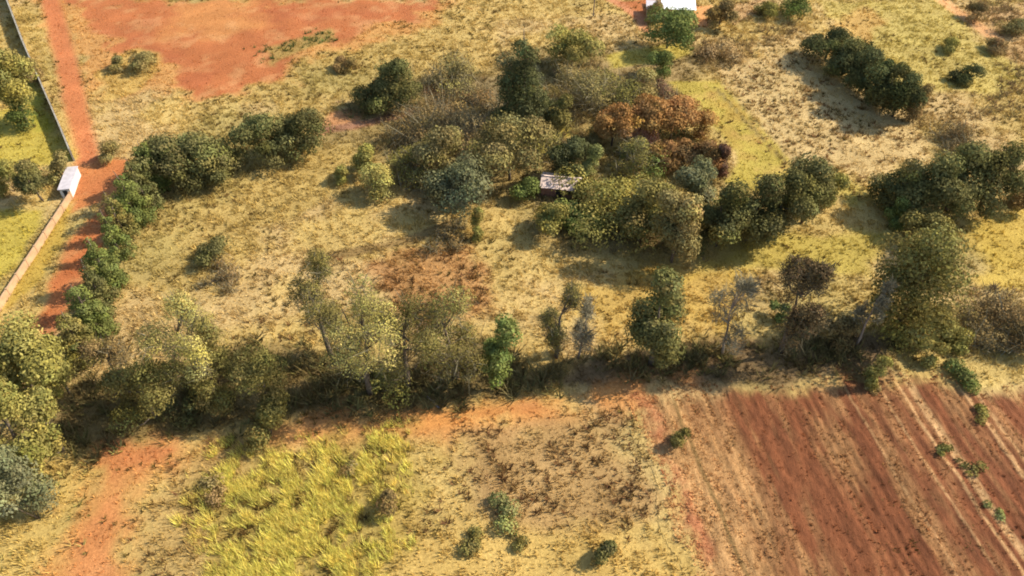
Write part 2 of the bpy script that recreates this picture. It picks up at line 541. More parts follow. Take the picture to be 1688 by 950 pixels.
def blades(name, x, y, z, hgt, wid, lean, cols, k, mat=M_GRASS, wind=(-.25, -.1)):
    """k pointed blades per tuft"""
    n = len(x)
    ang = rng.uniform(0, 2 * pi, (n, k))
    spread = rng.uniform(0, 1, (n, k)) * (hgt * .35)[:, None]
    bx, by = x[:, None] + np.cos(ang) * spread, y[:, None] + np.sin(ang) * spread
    h = hgt[:, None] * rng.uniform(.6, 1.15, (n, k))
    fa = rng.uniform(0, 2 * pi, (n, k))
    w = wid[:, None] * rng.uniform(.6, 1.3, (n, k)) * .5
    v = np.zeros((n, k, 3, 3))
    for q, s in ((0, -1), (1, 1)):
        v[:, :, q, 0] = bx + s * np.cos(fa) * w
        v[:, :, q, 1] = by + s * np.sin(fa) * w
        v[:, :, q, 2] = z[:, None] - .04
    v[:, :, 2, 0] = bx + (np.cos(ang) * lean + wind[0]) * h
    v[:, :, 2, 1] = by + (np.sin(ang) * lean + wind[1]) * h
    v[:, :, 2, 2] = z[:, None] + h
    c = cols[:, None, None, :] * rng.uniform(.78, 1.22, (n, k, 1, 1)) * np.ones((1, 1, 3, 1))
    o = mesh_np(name, v.reshape(-1, 3), np.arange(n * k * 3).reshape(-1, 3), mat, cols=c.reshape(-1, 3))
    o["kind"] = "stuff"
    return o

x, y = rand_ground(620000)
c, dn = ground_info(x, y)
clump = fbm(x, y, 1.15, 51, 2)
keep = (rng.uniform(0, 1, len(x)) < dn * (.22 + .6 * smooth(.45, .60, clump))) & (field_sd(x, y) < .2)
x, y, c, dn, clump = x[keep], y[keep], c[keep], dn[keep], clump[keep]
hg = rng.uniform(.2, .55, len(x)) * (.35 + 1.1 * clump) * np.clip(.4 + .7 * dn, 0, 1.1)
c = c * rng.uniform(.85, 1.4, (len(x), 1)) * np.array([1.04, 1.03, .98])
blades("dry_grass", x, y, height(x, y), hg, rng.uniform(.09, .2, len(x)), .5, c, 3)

def weeds(name, polys, n, hrange, col, cvar=.3, k=9, wid=(.12, .25), patch=None, thr=.5, wind=(-.05, 0), lean=.9):
    xs, ys = rand_ground(n)
    m = np.zeros(len(xs), bool)
    for p in polys:
        m |= poly_sd(xs, ys, GP(p)) + (fbm(xs, ys, 5, 15) - .5) * 9 > rng.uniform(-2.5, 3.5, len(xs))
    if polys is EVERY:
        m &= rng.uniform(0, 1, len(xs)) < (ground_info(xs, ys)[1] - .15) * smooth(.3, .6, fbm(xs, ys, 25, 57))
    if patch:
        m &= fbm(xs, ys, patch, 33, 3) > thr
    xs, ys = xs[m], ys[m]
    cc = col[None] * rng.uniform(1 - cvar, 1 + cvar, (len(xs), 1)) * (1 + rng.uniform(-.1, .1, (len(xs), 3)))
    return blades(name, xs, ys, height(xs, ys), rng.uniform(*hrange, len(xs)), rng.uniform(*wid, len(xs)), lean, cc, k, wind=wind)

EVERY = [[(-40, -20), (1730, -20), (1730, 980), (-40, 980)]]
weeds("scattered_weeds", EVERY, 36000, (.25, .6), lin(122, 100, 54, .8), k=10, patch=9)
weeds("brown_weeds", [[(770,710),(1020,680),(1100,860),(1000,880),(900,870),(700,850)], [(240,860),(330,750),(420,720),(400,800),(330,1000),(240,1000)],
                      [(590,420),(680,400),(790,400),(810,500),(700,540),(610,490)], [(400,520),(460,500),(500,560),(420,570)]], 60000, (.3, .75), lin(128, 96, 60, .8), k=9, patch=3)
weeds("field_weeds", [[(1180,110),(1310,90),(1500,190),(1560,250),(1440,320),(1300,270)], [(1480,260),(1420,250),(1400,290),(1460,320)]], 50000, (.3, .7), lin(150, 116, 70, .8), k=8, patch=2.5)
weeds("roadside_weeds", [[(1560,0),(1700,0),(1700,200),(1500,200),(1660,140)], [(1140,30),(1330,0),(1340,60),(1190,120),(1120,100)]], 60000, (.4, 1.0), lin(138, 116, 76, .9), k=8, patch=5)
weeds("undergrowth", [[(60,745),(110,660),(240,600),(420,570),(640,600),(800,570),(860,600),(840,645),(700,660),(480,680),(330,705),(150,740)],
                      [(880,620),(1060,580),(1110,610),(1100,575),(1300,565),(1460,565),(1450,595),(1290,625),(1130,620),(1040,630),(900,640)]], 150000, (.5, 1.7), lin(122, 108, 66, .9), k=9, patch=4, thr=.45, wid=(.12, .28))  # low hedgerow brush; its dark colour also paints shade under the trees
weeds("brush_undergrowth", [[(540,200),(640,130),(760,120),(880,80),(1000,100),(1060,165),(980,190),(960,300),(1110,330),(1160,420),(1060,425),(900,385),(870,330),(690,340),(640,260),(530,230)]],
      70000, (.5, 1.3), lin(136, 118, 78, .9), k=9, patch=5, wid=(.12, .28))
weeds("edge_brush", [[(1560,500),(1700,480),(1700,590),(1600,570)]], 60000, (.6, 1.3), lin(120, 102, 78, .9), k=9, patch=6)
weeds("yellow_green_canes", [[(340,800),(400,750),(520,755),(600,740),(640,715),(680,770),(650,840),(640,1000),(330,1000)]], 700000, (.5, 1.25), lin(202, 186, 92, 1.1), cvar=.38, k=12, wid=(.04, .09), patch=1.5, thr=.47, wind=(-.30, .22), lean=.45)
weeds("dark_cane_gaps", [[(340,800),(400,750),(520,755),(600,740),(640,715),(680,770),(650,840),(640,1000),(330,1000)]], 150000, (.3, .8), lin(108, 88, 46, .8), k=9, patch=1.7, thr=.58)
weeds("green_weed_patch", [[(438,82),(500,58),(545,55),(540,70),(470,92),(448,105)]], 60000, (.4, .9), lin(110, 122, 66, .6), k=9, patch=3)
weeds("yellow_verge_grass", [[(-60,830),(60,770),(110,750),(150,760),(100,860),(60,1000),(-80,1000)], [(130,735),(250,690),(260,715),(160,745)]], 40000, (.35, .8), lin(190, 168, 96, .7), cvar=.25, k=7, patch=3)
# stubble on the ploughed field
us, vs = rng.uniform(4, 88, 60000), rng.uniform(28, 84, 60000)
xs, ys = us * FDIR[1] + vs * FDIR[0], vs * FDIR[1] - us * FDIR[0]
k_ = in_view(xs, ys) & (field_sd(xs, ys) > .2)
us, vs, xs, ys = us[k_], vs[k_], xs[k_], ys[k_]
sc = plough_color(us, vs)
k_ = rng.uniform(0, 1, len(us)) < smooth(.12, .32, sc[:, 0]) * .9 + .05
us, vs, xs, ys, sc = us[k_], vs[k_], xs[k_], ys[k_], sc[k_]
blades("crop_stubble", xs, ys, height(xs, ys) + .22, rng.uniform(.12, .34, len(xs)), rng.uniform(.08, .2, len(xs)), .8, sc * rng.uniform(1.1, 1.8, (len(xs), 1)), 4)

# ------------------------------------------------------------------ trees and shrubs
C = {  # leaf colours (albedo)
 'dark': lin(98, 93, 54, 1.15), 'deep': lin(82, 82, 50, 1.1), 'pine': lin(70, 74, 46, 1.05), 'green': lin(104, 110, 58, 1.05), 'conifer': lin(104, 108, 56, 1.05), 'olive': lin(132, 122, 64, 1.08), 'darkolive': lin(116, 106, 58, 1.1),
 'yellow': lin(156, 144, 80, 1.1), 'grey': lin(130, 116, 70, 1.1), 'bluish': lin(110, 108, 74, 1.1), 'brown': lin(128, 106, 66, 1.1), 'twig': lin(140, 118, 80, 1.1),
 'wither': lin(98, 80, 54, 1.0), 'pink': lin(178, 132, 104, 1.0), 'orange': lin(158, 118, 68, 1.0), 'rust': lin(130, 100, 62, 1.0), 'purple': lin(112, 82, 62, 1.0), 'lime': lin(132, 130, 76, 1.0),
}
# crown: low edge (share of height), clump radius (share of width), clump count factor, cards per clump factor, card size factor
KIND = {
 'broadleaf_tree': dict(z0=.16, rc=.19, nc=1.0, cards=1.0, card=1.0),
 'row_tree':       dict(z0=.06, rc=.20, nc=1.0, cards=1.15, card=.95),
 'conifer':        dict(z0=.04, rc=.15, nc=1.3, cards=1.0, card=.85),
 'pine_tree':      dict(z0=.03, rc=.17, nc=2.6, cards=1.1, card=.9),
 'feathery_tree':  dict(z0=.18, rc=.17, nc=.6, cards=.34, card=.5),
 'thin_tree':      dict(z0=.10, rc=.17, nc=.8, cards=.6, card=.68),
 'withered_tree':  dict(z0=.22, rc=.16, nc=.52, cards=.5, card=.7),
 'bare_tree':      dict(z0=.20, rc=.16, nc=.5, cards=0, card=.5),
 'brush':          dict(z0=.0, rc=.2, nc=.8, cards=.40, card=.7),
 'shrub':          dict(z0=.0, rc=.24, nc=.9, cards=1.0, card=.9),
}
ROUNDBOT = {'shrub': 0, 'brush': 0}

def unit(v):
    return v / (np.linalg.norm(v, axis=-1, keepdims=True) + 1e-9)

def cards(P, Nrm, size, r):
    """leaf-clump cards: bent quads round P facing Nrm"""
    n = len(P)
    t = unit(np.cross(Nrm, unit(r.normal(size=(n, 3)))))
    b = np.cross(Nrm, t)
    a = size[:, None] * r.uniform(.7, 1.3, (n, 1)) * .5
    e = size[:, None] * r.uniform(.45, .9, (n, 1)) * .5
    v = np.stack([P - t * a - b * e * .3, P - b * e + Nrm * a * .15, P + t * a + b * e * .2, P + b * e - Nrm * a * .1], 1)
    f = np.arange(n * 4).reshape(-1, 4)
    return v.reshape(-1, 3), f

def plant(kind, x, y, w, h, color, label, cat, group, seed, z0f=None):
    r = np.random.default_rng(seed)
    K = KIND[kind]
    root = empty(kind, (x, y, hz(x, y)), 0)
    tag(root, label, cat, group)
    z0 = (K['z0'] if z0f is None else z0f) * h
    rc0 = max(K['rc'] * w, .28)
    area = pi * w * (h + w * .4)
    nc = int(np.clip(K['nc'] * area / (rc0 * rc0 * 2.6), 7, 70))
    # clump centres: pointed crowns follow a cone, the others grow out of a few uneven lobes
    cs, rr, lt = [], [], []
    lean = r.uniform(-.06, .06, 2) * h * (0.3 if w > 11 else 1)
    low = kind in ('shrub', 'brush')
    if kind in ('conifer', 'pine_tree'):
        for i in range(nc):
            u_ = (i + r.uniform(0, 1)) / nc
            u_ = 1 - math.sqrt(1 - u_ * .985)
            R = (1 - u_) ** (.72 if kind == 'pine_tree' else .8)
            if u_ < .12: R *= .8 + 1.6 * u_
            a_ = r.uniform(0, 2 * pi)
            rad = R * math.sqrt(r.uniform(.15, 1)) * r.uniform(.75, 1.1)
            rc = rc0 * (.5 + .55 * R) * r.uniform(.75, 1.2)
            cs.append((math.cos(a_) * rad * (w * .5 - rc * .5) + lean[0] * u_ * .5, math.sin(a_) * rad * (w * .5 - rc * .5) + lean[1] * u_ * .5, z0 + u_ * (h - z0 - rc * .5)))
            rr.append(rc)
            lt.append(1 + r.normal() * .05)
    else:
        nl = int(np.clip(w / 1.5, 3, 7))
        lobes = []
        for i in range(nl):
            a_ = 2 * pi * (i + r.uniform(-.35, .35)) / nl
            q = r.uniform(.35, .9) if i else .12
            zc_ = r.uniform(.18, .85) if i else .95
            if low: zc_ = r.uniform(.1, .75) if i else .9
            lobes.append((math.cos(a_) * q, math.sin(a_) * q, zc_, r.uniform(.2, .46) * (1.15 - .35 * zc_), np.clip(1 + r.normal() * .13, .75, 1.3)))
        for i in range(nc):
            L_ = lobes[i % nl]
            d = unit(r.normal(size=3) + np.array([0, 0, .25]))
            q = L_[3] * r.uniform(.55, 1.05)
            px_, py_, pz_ = L_[0] + d[0] * q, L_[1] + d[1] * q, L_[2] + d[2] * q * .8
            cs.append((px_ * w * .5, py_ * w * .5, pz_))
            rr.append(rc0 * r.uniform(.55, 1.2))
            lt.append(L_[4])
        cs = np.array(cs)
        zlo, zhi = cs[:, 2].min(), cs[:, 2].max()
        cs[:, 2] = z0 + rc0 * .45 + (cs[:, 2] - zlo) / (zhi - zlo) * max(h - z0 - rc0 * 1.15, .1)
        cs[:, :2] -= (cs[:, :2].max(0) + cs[:, :2].min(0)) / 2
        ext = (cs[:, :2].max(0) - cs[:, :2].min(0)).max()
        cs[:, :2] *= max(w - rc0 * 1.3, .2) / ext
        cs[:, :2] += lean[None] * cs[:, 2:3] / h
    cs, rr = np.array(cs), np.array(rr)
    # crown: many small leaf-clump faces on every clump
    V, F, T = [], [], []
    nb = 0
    leaf = K['card'] * np.clip(.22 + .014 * w, .2, .38)
    if K['cards'] > 0:
        for cc, rad, lobe_t in zip(cs, rr, lt):
            n = int(np.clip(K['cards'] * 4 * pi * rad * rad * .84 / (leaf * leaf), 10, 280))
            d = unit(r.normal(size=(n, 3)))
            d[:, 2] = np.where(d[:, 2] < -.5, -d[:, 2], d[:, 2])
            sq = np.array([1, 1, .78])
            P = cc + d * sq * (rad * (.62 + .48 * r.uniform(0, 1, (n, 1)) ** .7))
            P[:, 2] = np.maximum(P[:, 2], .03)
            nn = unit(d + r.normal(size=(n, 3)) * .38)
            v, f = cards(P, nn, leaf * r.uniform(.55, 1.5, n), r)
            tint = lobe_t * np.clip(r.normal(1, .16), .6, 1.5) * np.array([r.normal(1, .06), 1, r.normal(1, .08)])
            t = np.repeat(tint[None] * r.uniform(.84, 1.17, (n, 1)), 4, 0)
            V.append(v); F.append(f + nb); T.append(t)
            nb += len(v)
    if kind in ('bare_tree', 'brush', 'feathery_tree', 'withered_tree'):
        # fine twigs as thin pointed slivers
        m = {'withered_tree': 40, 'bare_tree': 26, 'brush': 40, 'feathery_tree': 14}[kind]
        for cc, rad in zip(cs, rr):
            d = unit(r.normal(size=(m, 3)) + np.array([0, 0, .9]))
            st = cc + r.normal(size=(m, 3)) * rad * .35 - np.array([0, 0, rad * .5])
            st[:, 2] = np.maximum(st[:, 2], .05)
            L = rad * r.uniform(.8, 1.9, (m, 1))
            sd = unit(np.cross(d, r.normal(size=(m, 3)))) * r.uniform(.02, .045, (m, 1))
            md = st + d * L * .5 + r.normal(size=(m, 3)) * .08
            v = np.stack([st - sd, st + sd, md + sd * .7 + d * L * .5, md - sd * .5], 1).reshape(-1, 3)
            tw = (np.array([.31, .265, .16]) / np.maximum(color, .02) * {'bare_tree': .8, 'thin_tree':      dict(z0=.10, rc=.17, nc=.8, cards=.6, card=.68),
 'withered_tree': .3, 'feathery_tree': .5}.get(kind, .75))
            t = np.repeat(tw[None] * r.uniform(.6, 1.3, (m, 1)), 4, 0)
            V.append(v); F.append(np.arange(m * 4).reshape(-1, 4) + nb); T.append(t)
            nb += m * 4
    mesh_np("twigs" if kind in ('bare_tree', 'brush') else ("foliage" if low else "crown"),
            np.concatenate(V), np.concatenate(F), M_LEAF, root, np.concatenate(T), obj_color=color)
    # trunk with limbs, or the stems of a shrub
    mb = MB()
    if low:
        for i in range(5):
            a = r.uniform(0, 2 * pi)
            e = cs[r.integers(nc)]
            mb.tube([(cos(a) * .1, sin(a) * .1, -.15), e * .5 + r.normal(size=3) * .05, e], [.05, .035, .012], 5)
        mb.build("stem", M_BARK, root, True)
    else:
        tr = float(np.clip(h * (.013 if kind == 'bare_tree' else .02), .06, .32))
        top = h * (.93 if kind in ('conifer', 'pine_tree') else .72)
        wob = r.normal(size=(5, 2)) * h * .012
        path = [np.array([wob[i, 0] * (i > 0) + lean[0] * s, wob[i, 1] * (i > 0) + lean[1] * s, -.25 + (top + .25) * s]) for i, s in enumerate((0, .25, .5, .75, 1))]
        mb.tube(path, [tr * 1.25, tr, tr * .8, tr * .55, tr * .16], 7)
        for i in r.permutation(nc)[:min(nc, 16 if kind in ('bare_tree', 'feathery_tree', 'withered_tree') else 9)]:
            e = cs[i]
            s = np.clip((e[2] - np.hypot(e[0], e[1]) * .6) / top, .18, .9)
            k_ = s * 4
            a_, fr = int(min(k_, 3)), k_ - int(min(k_, 3))
            p0 = path[a_] * (1 - fr) + path[a_ + 1] * fr
            mid = (p0 + e) / 2 + np.array([0, 0, -.05 * h * (kind != 'bare_tree')]) + r.normal(size=3) * .1
            mb.tube([p0, mid, e], [tr * .42, tr * .28, tr * .09], 5)
        mb.build("trunk", M_PALEBARK if kind == 'bare_tree' else M_BARK, root, True)
    return root

def fit(kind, xc, yt, yb, wpx, z0f=None):
    """ground position, width and height of a plant seen between two photo rows"""
    z0f = KIND[kind]['z0'] if z0f is None else z0f
    g = G(xc, yb)
    for _ in range(4):
        d = depth_of(*g)
        rng_ = math.hypot(math.hypot(*g), ALT)
        th = math.asin(ALT / math.hypot(g[1], ALT))
        s, c_ = sin(th), cos(th)
        w = wpx * d / FPX
        E = (yb - yt) * d / FPX * 1.0
        lo, hi = .25, 40.0
        for _ in range(40):
            h = (lo + hi) / 2
            a, zc = h * (1 - z0f) / 2, h * (1 + z0f) / 2
            if kind in ROUNDBOT:
                a, zc = h * .5, h * .5
            b = w / 2 * (.25 if kind in ('conifer', 'pine_tree') else .9)
            Sx = math.sqrt((a * c_) ** 2 + (b * s) ** 2)
            bot = min(zc * c_ - Sx, 0)
            if zc * c_ + Sx - bot < E: lo = h
            else: hi = h
        g = G(xc, yb + bot * FPX / d)
    gx_ = (xc - 844.0) / FPX * depth_of(g[0], g[1], h * (.62 if kind in ('conifer', 'pine_tree') else (1 + z0f) / 2))   # the crown, not the foot, stands over xc
    return gx_, g[1], w, max(h, .35)

PLANTS = []
def P(kind, xc, yt, yb, w, col, label, cat=None, group=None, z0=None):
    PLANTS.append((kind, xc, yt, yb, w, col, label, cat, group, z0))

B, R_, CO, PI_, F_, BT, BR, SH = 'broadleaf_tree', 'row_tree', 'conifer', 'pine_tree', 'feathery_tree', 'bare_tree', 'brush', 'shrub'
# beyond the boundary wall
P(B, 12, 92, 205, 80, 'olive', "olive green tree over the lawn beyond the upper boundary wall, the taller one")
P(SH, 52, 95, 138, 40, 'brown', "brown leafless bush leaning on the upper boundary wall")
P(SH, 30, 150, 210, 55, 'green', "yellow-green bush below the tall tree beyond the boundary wall")
P(SH, 12, 265, 318, 48, 'olive', "olive bush at the edge of the lawn, outermost of those behind the gatehouse")
P(B, 52, 264, 332, 62, 'dark', "dark green round tree on the lawn behind the white gatehouse")
P(SH, 96, 254, 300, 42, 'grey', "grey-green shrub crowding the roof of the white gatehouse")
# green conifers in the row along the red drive
hr = "conifers in the row along the red drive"
for i, (xc, yt, yb, w) in enumerate([(238, 238, 312, 62), (222, 266, 342, 62), (205, 296, 366, 56), (188, 322, 392, 52), (180, 362, 424, 44), (160, 408, 476, 60), (148, 440, 515, 62), (132, 478, 556, 64), (115, 520, 596, 66)]):
    yt += [-8, -8, -14, -10, -18, -16, -10, -16, -8][i]; w = 1.15 * w * [1.1, .95, 1.15, .9, 1, 1.15, .95, 1.1, 1.05][i]
    od = ["first", "second", "third", "fourth", "fifth", "sixth", "seventh", "eighth", "ninth"][i]
    P(CO, xc, yt, yb, w, ['conifer', 'dark', 'conifer', 'darkolive', 'conifer', 'conifer', 'dark', 'conifer', 'darkolive'][i], {0: "green conifer at the junction end of the row along the red drive", 8: "green conifer at the wood end of the row along the red drive"}.get(i, f"{od} green conifer in the row along the red drive, counted from the junction"), 'conifer', hr)
# wood at the bottom of the drive
P(B, 40, 550, 690, 140, 'olive', "broad olive tree where the conifer row meets the wood, over the drive")
P(B, 92, 580, 650, 70, 'olive', "smaller olive tree between the broad tree and the last conifer")
P(B, 2, 640, 775, 110, 'olive', "tall olive tree on the wood's edge above the yellow verge")
P(B, 70, 650, 745, 80, 'olive', "olive tree on the wood's edge next to the shaded end of the track")
P(SH, 24, 750, 868, 96, 'bluish', "blue-grey bush at the foot of the wood beside the yellow verge")
# hedgerow along the track
P('thin_tree', 235, 585, 700, 120, 'darkolive', "low olive-brown tree with dark skirts at the wood end of the hedgerow")
P(F_, 305, 484, 650, 110, 'yellow', "pale thin feathery tree rising behind the low hedgerow tree")
P(F_, 185, 560, 650, 90, 'brown', "brown sparse tree between the wood and the hedgerow")
P('thin_tree', 345, 555, 668, 100, 'darkolive', "dark olive tree in the hedgerow below the pale feathery tree")
P(SH, 300, 660, 708, 80, 'dark', "dark bush hugging the edge of the track under the hedgerow")
P('thin_tree', 425, 575, 680, 105, 'darkolive', "bushy olive hedgerow tree beside the patch of pale dry bank")
P(SH, 440, 665, 735, 80, 'darkolive', "olive-brown ragged bush pushing out onto the track")
P(F_, 530, 438, 600, 90, 'darkolive', "tall slim feathery tree with a dark top in the hedgerow")
P(F_, 590, 478, 650, 130, 'yellow', "wide yellow-green feathery tree in the middle of the hedgerow")
P(F_, 660, 500, 640, 120, 'darkolive', "see-through olive tree beside the wide yellow-green hedgerow tree")
P(F_, 745, 475, 625, 130, 'darkolive', "spreading see-through tree casting the darkest shade on the track")
P(B, 822, 535, 640, 70, 'green', "small dense green tree where the hedgerow comes closest to the track")
P(SH, 640, 610, 668, 90, 'olive', "low olive bush at the track edge below the see-through trees")
P(F_, 920, 480, 590, 66, 'darkolive', "slender olive tree at the gap in the hedgerow, beside a bare one")
P(BT, 958, 488, 590, 62, 'twig', "thin bare tree at the gap in the hedgerow")
P(B, 1088, 458, 600, 104, 'dark', "upright green tree standing alone in the hedgerow over the field corner")
P(BT, 1210, 470, 585, 84, 'pink', "pinkish bare tree in the hedgerow above the ploughed field")
P('withered_tree', 1318, 434, 580, 98, 'wither', "half-dead dark tree with ragged branches above the ploughed field")
P(SH, 1285, 498, 528, 34, 'green', "small green bush on the grass beside the half-dead tree")
P(SH, 1385, 520, 575, 60, 'brown', "brown scrub bush at the foot of the half-dead tree")
P(BT, 1438, 470, 572, 46, 'pink', "spindly leafless tree beside the big round hedgerow tree")
P(B, 1512, 385, 566, 185, 'darkolive', "biggest round olive tree of the hedgerow", z0=.03)
P(B, 1532, 348, 415, 96, 'darkolive', "small olive tree showing behind the top of the big round hedgerow tree")
P(SH, 1480, 325, 372, 44, 'green', "small pale-green bush below the long dark row of trees")
P(BR, 1640, 485, 575, 126, 'brown', "tangle of grey-brown brush beside the big round tree, bigger part", 'brush')
P(BR, 1690, 510, 585, 92, 'brown', "tangle of grey-brown brush cut by the picture edge", 'brush')
P(SH, 1580, 535, 580, 60, 'olive', "olive bush between the big round tree and the tangle of brush")
P(SH, 1490, 495, 565, 84, 'darkolive', "wide olive bush hugging the foot of the biggest round hedgerow tree")
P(SH, 1548, 505, 560, 60, 'darkolive', "narrow olive bush between the foot of the biggest round tree and the brush")
P(SH, 1078, 4, 36, 34, 'brown', "brown bush at the corner of the white-roofed house")
P(SH, 952, 298, 332, 40, 'olive', "olive bush against the end of the shed, opposite the broad grey-green tree")
# shrubs on the field corner and the field
P(SH, 1535, 560, 600, 44, 'olive', "olive bush on the pale grass above the field corner")
P(SH, 1448, 586, 636, 36, 'olive', "bush on the top edge of the ploughed field, in the hedgerow's shade")
P(SH, 1585, 600, 645, 64, 'green', "spreading green bush at the top of the grassy strip in the field")
P(SH, 1617, 672, 700, 40, 'olive', "small bush on bare soil next to the grassy strip")
P(SH, 1555, 728, 750, 26, 'olive', "smallest bush on the grassy strip through the ploughed field")
P(SH, 1600, 756, 788, 44, 'darkolive', "green bush halfway down the grassy strip in the ploughed field")
P(SH, 1640, 838, 858, 36, 'lime', "pale green bush low on the grassy strip in the ploughed field")
P(SH, 1124, 702, 736, 32, 'darkolive', "small green bush on the straw side of the ploughed field")
P(SH, 1440, 632, 650, 24, 'brown', "little brown bush just inside the ploughed field")
# shrubs below the track
P(SH, 995, 888, 926, 42, 'dark', "round dark green bush alone on the dry grass by the field")
P(SH, 830, 836, 876, 72, 'lime', "spreading pale green bush, widest of the cluster beside the canes")
P(SH, 778, 872, 912, 50, 'darkolive', "dark green bush of the cluster on the side of the canes")
P(SH, 852, 880, 910, 40, 'darkolive', "small bush of the cluster on the side of the ploughed field")
P(SH, 640, 805, 850, 50, 'brown', "brown dry bush among the yellow-green canes")
P(SH, 575, 752, 785, 44, 'brown', "small brown bush on the upper edge of the canes")
P(SH, 355, 790, 835, 60, 'brown', "brown bush on the outer edge of the canes")
# open meadow
P(SH, 345, 388, 440, 76, 'dark', "lone dark green bush in the open dry meadow")
P(BR, 365, 440, 485, 80, 'brown', "low brown brush below the lone meadow bush", 'brush')
P(SH, 594, 240, 290, 50, 'olive', "round olive bush in the meadow, farther of the pair")
P(SH, 622, 276, 330, 64, 'yellow', "round yellow-olive bush in the meadow, nearer of the pair")
P(SH, 562, 275, 304, 30, 'olive', "tiny bush beside the round olive meadow pair")
P(SH, 786, 344, 392, 32, 'olive', "small slim bush standing in the dry grass below the thicket")
P(BR, 735, 385, 418, 80, 'brown', "flat brown brush in the meadow below the thicket", 'brush')
P(SH, 178, 232, 268, 44, 'grey', "small grey bush at the junction of the red track and the drive")
P(SH, 232, 82, 118, 52, 'grey', "grey-green bush on the grassy island in the red field, larger one")
P(SH, 192, 92, 118, 34, 'grey', "grey-green bush on the grassy island in the red field, smaller one")
P(SH, 570, 92, 118, 40, 'brown', "brown bush on the dry grass near the green weed patch")
# dark line of trees across the meadow
P(R_, 272, 222, 306, 97, 'dark', "dark tree of the meadow line, next to the conifer row")
P(R_, 318, 222, 308, 107, 'dark', "dark green tree of the meadow line, second from the conifer row")
P(R_, 362, 238, 302, 87, 'dark', "shorter dark tree of the meadow line before the gap")
P(R_, 430, 188, 270, 97, 'dark', "dark tree of the meadow line just past the gap")
P(R_, 490, 176, 258, 97, 'dark', "last dark tree of the meadow line, towards the thicket")
P(R_, 612, 132, 185, 80, 'dark', "dark bush-like tree with a taller neighbour on the thicket's far edge")
P(R_, 655, 98, 178, 80, 'dark', "dark tree with a spiky top on the thicket's far edge")
# thicket round the shed
P(BR, 745, 95, 160, 114, 'grey', "grey leafless brush behind the thicket, at the red soil patch", 'brush')
P(BR, 785, 145, 200, 114, 'brown', "brown leafless brush beside the tall dark pine", 'brush')
P(BR, 690, 165, 245, 138, 'brown', "brown leafless brush at the meadow side of the thicket", 'brush')
P(BR, 765, 175, 260, 138, 'twig', "greyish leafless brush in the heart of the thicket", 'brush')
P(BR, 690, 230, 300, 103, 'olive', "low olive brush on the near edge of the thicket", 'brush')
P(PI_, 862, 54, 214, 128, 'deep', "tall dark pointed pine towering over the thicket")
P(B, 922, 158, 228, 54, 'darkolive', "dark olive tree tucked against the side of the tall pine")
P(B, 840, 195, 298, 135, 'grey', "broad grey-green tree in front of the tall pine")
P(B, 755, 258, 348, 112, 'bluish', "blue-grey tree on the near corner of the thicket")
P(SH, 866, 284, 328, 58, 'green', "green bush beside the pale roof of the shed")
P(B, 935, 228, 292, 74, 'deep', "very dark tree right behind the shed")
P(SH, 972, 240, 295, 38, 'lime', "light green slim bush beside the very dark tree behind the shed")
P(SH, 985, 200, 240, 42, 'grey', "grey-green bush at the edge of the rust-coloured trees")
P(B, 944, 48, 112, 96, 'olive', "broad olive tree behind the tall pine, near the far meadow")
P(BR, 960, 110, 190, 126, 'grey', "grey brush between the tall pine and the rust-coloured trees", 'brush')
P(BR, 1010, 115, 185, 126, 'olive', "olive brush behind the rust-coloured trees", 'brush')
P(SH, 1050, 105, 165, 70, 'grey', "grey-green bush below the strip of lawn")
P(SH, 1088, 82, 125, 50, 'green', "green bush standing in the strip of lawn")
P(BR, 1080, 135, 168, 69, 'purple', "purplish dry brush above the rust-coloured trees", 'brush')
P(B, 1105, 12, 80, 98, 'green', "dense green tree in front of the white-roofed house")
P(B, 1190, 0, 42, 54, 'brown', "brownish tree beside the white-roofed house")
P(SH, 1185, 75, 105, 70, 'twig', "dull brown bush on the rough ground below the white-roofed house")
P(SH, 1310, -5, 30, 56, 'green', "green bush at the far end of the rough ground")
P(SH, 1262, 5, 30, 44, 'olive', "olive bush on the rough ground near the sandy strip")
P(B, 720, 205, 292, 92, 'grey', "grey-green tree at the meadow side of the thicket, among leafless brush")
P(BR, 880, 205, 262, 90, 'olive', "olive brush between the broad grey-green tree and the dark tree behind the shed", 'brush')
P(BR, 1040, 225, 285, 80, 'olive', "olive brush between the shed's dark tree and the ring of rust-coloured trees", 'brush')
P(B, 1062, 292, 385, 100, 'darkolive', "dark olive tree squeezed beside the widest pale crown of the thicket")
P(B, 905, 325, 382, 70, 'olive', "small olive tree just below the shed")
P(SH, 1155, 345, 415, 60, 'dark', "dark bush filling the gap before the row between thicket and lawn")
# rust-coloured ring
P(B, 1012, 170, 240, 74, 'orange', "orange-leaved tree at the thicket side of the rust-coloured ring", z0=.25)
P(B, 1058, 160, 228, 80, 'orange', "orange-leaved tree at the back of the rust-coloured ring", z0=.45)
P(B, 1112, 158, 230, 84, 'orange', "brown-orange tree at the back of the ring, beside the lawn", z0=.48)
P(SH, 1158, 182, 228, 56, 'orange', "orange bush on the lawn side of the rust-coloured ring")
P(SH, 1100, 196, 230, 76, 'pine', "added dark bush painting the shade in the hollow of the rust-coloured ring")  # added bush, dark colour stands in for shade under the back trees
P(SH, 1062, 226, 256, 70, 'pink', "pinkish flowering bush at the front of the rust-coloured ring")
P(B, 1112, 230, 282, 90, 'rust', "rust-brown tree at the front of the ring, over the dark gap")
P(B, 1160, 232, 284, 66, 'rust', "rust-brown tree at the lawn corner of the ring")
P(B, 1192, 238, 292, 46, 'purple', "purple-brown tree standing against the lawn")
P(B, 1150, 255, 335, 84, 'bluish', "blue-green tree below the rust-coloured ring")
P(SH, 1060, 255, 300, 90, 'green', "green hedge-like bush below the rust-coloured ring")
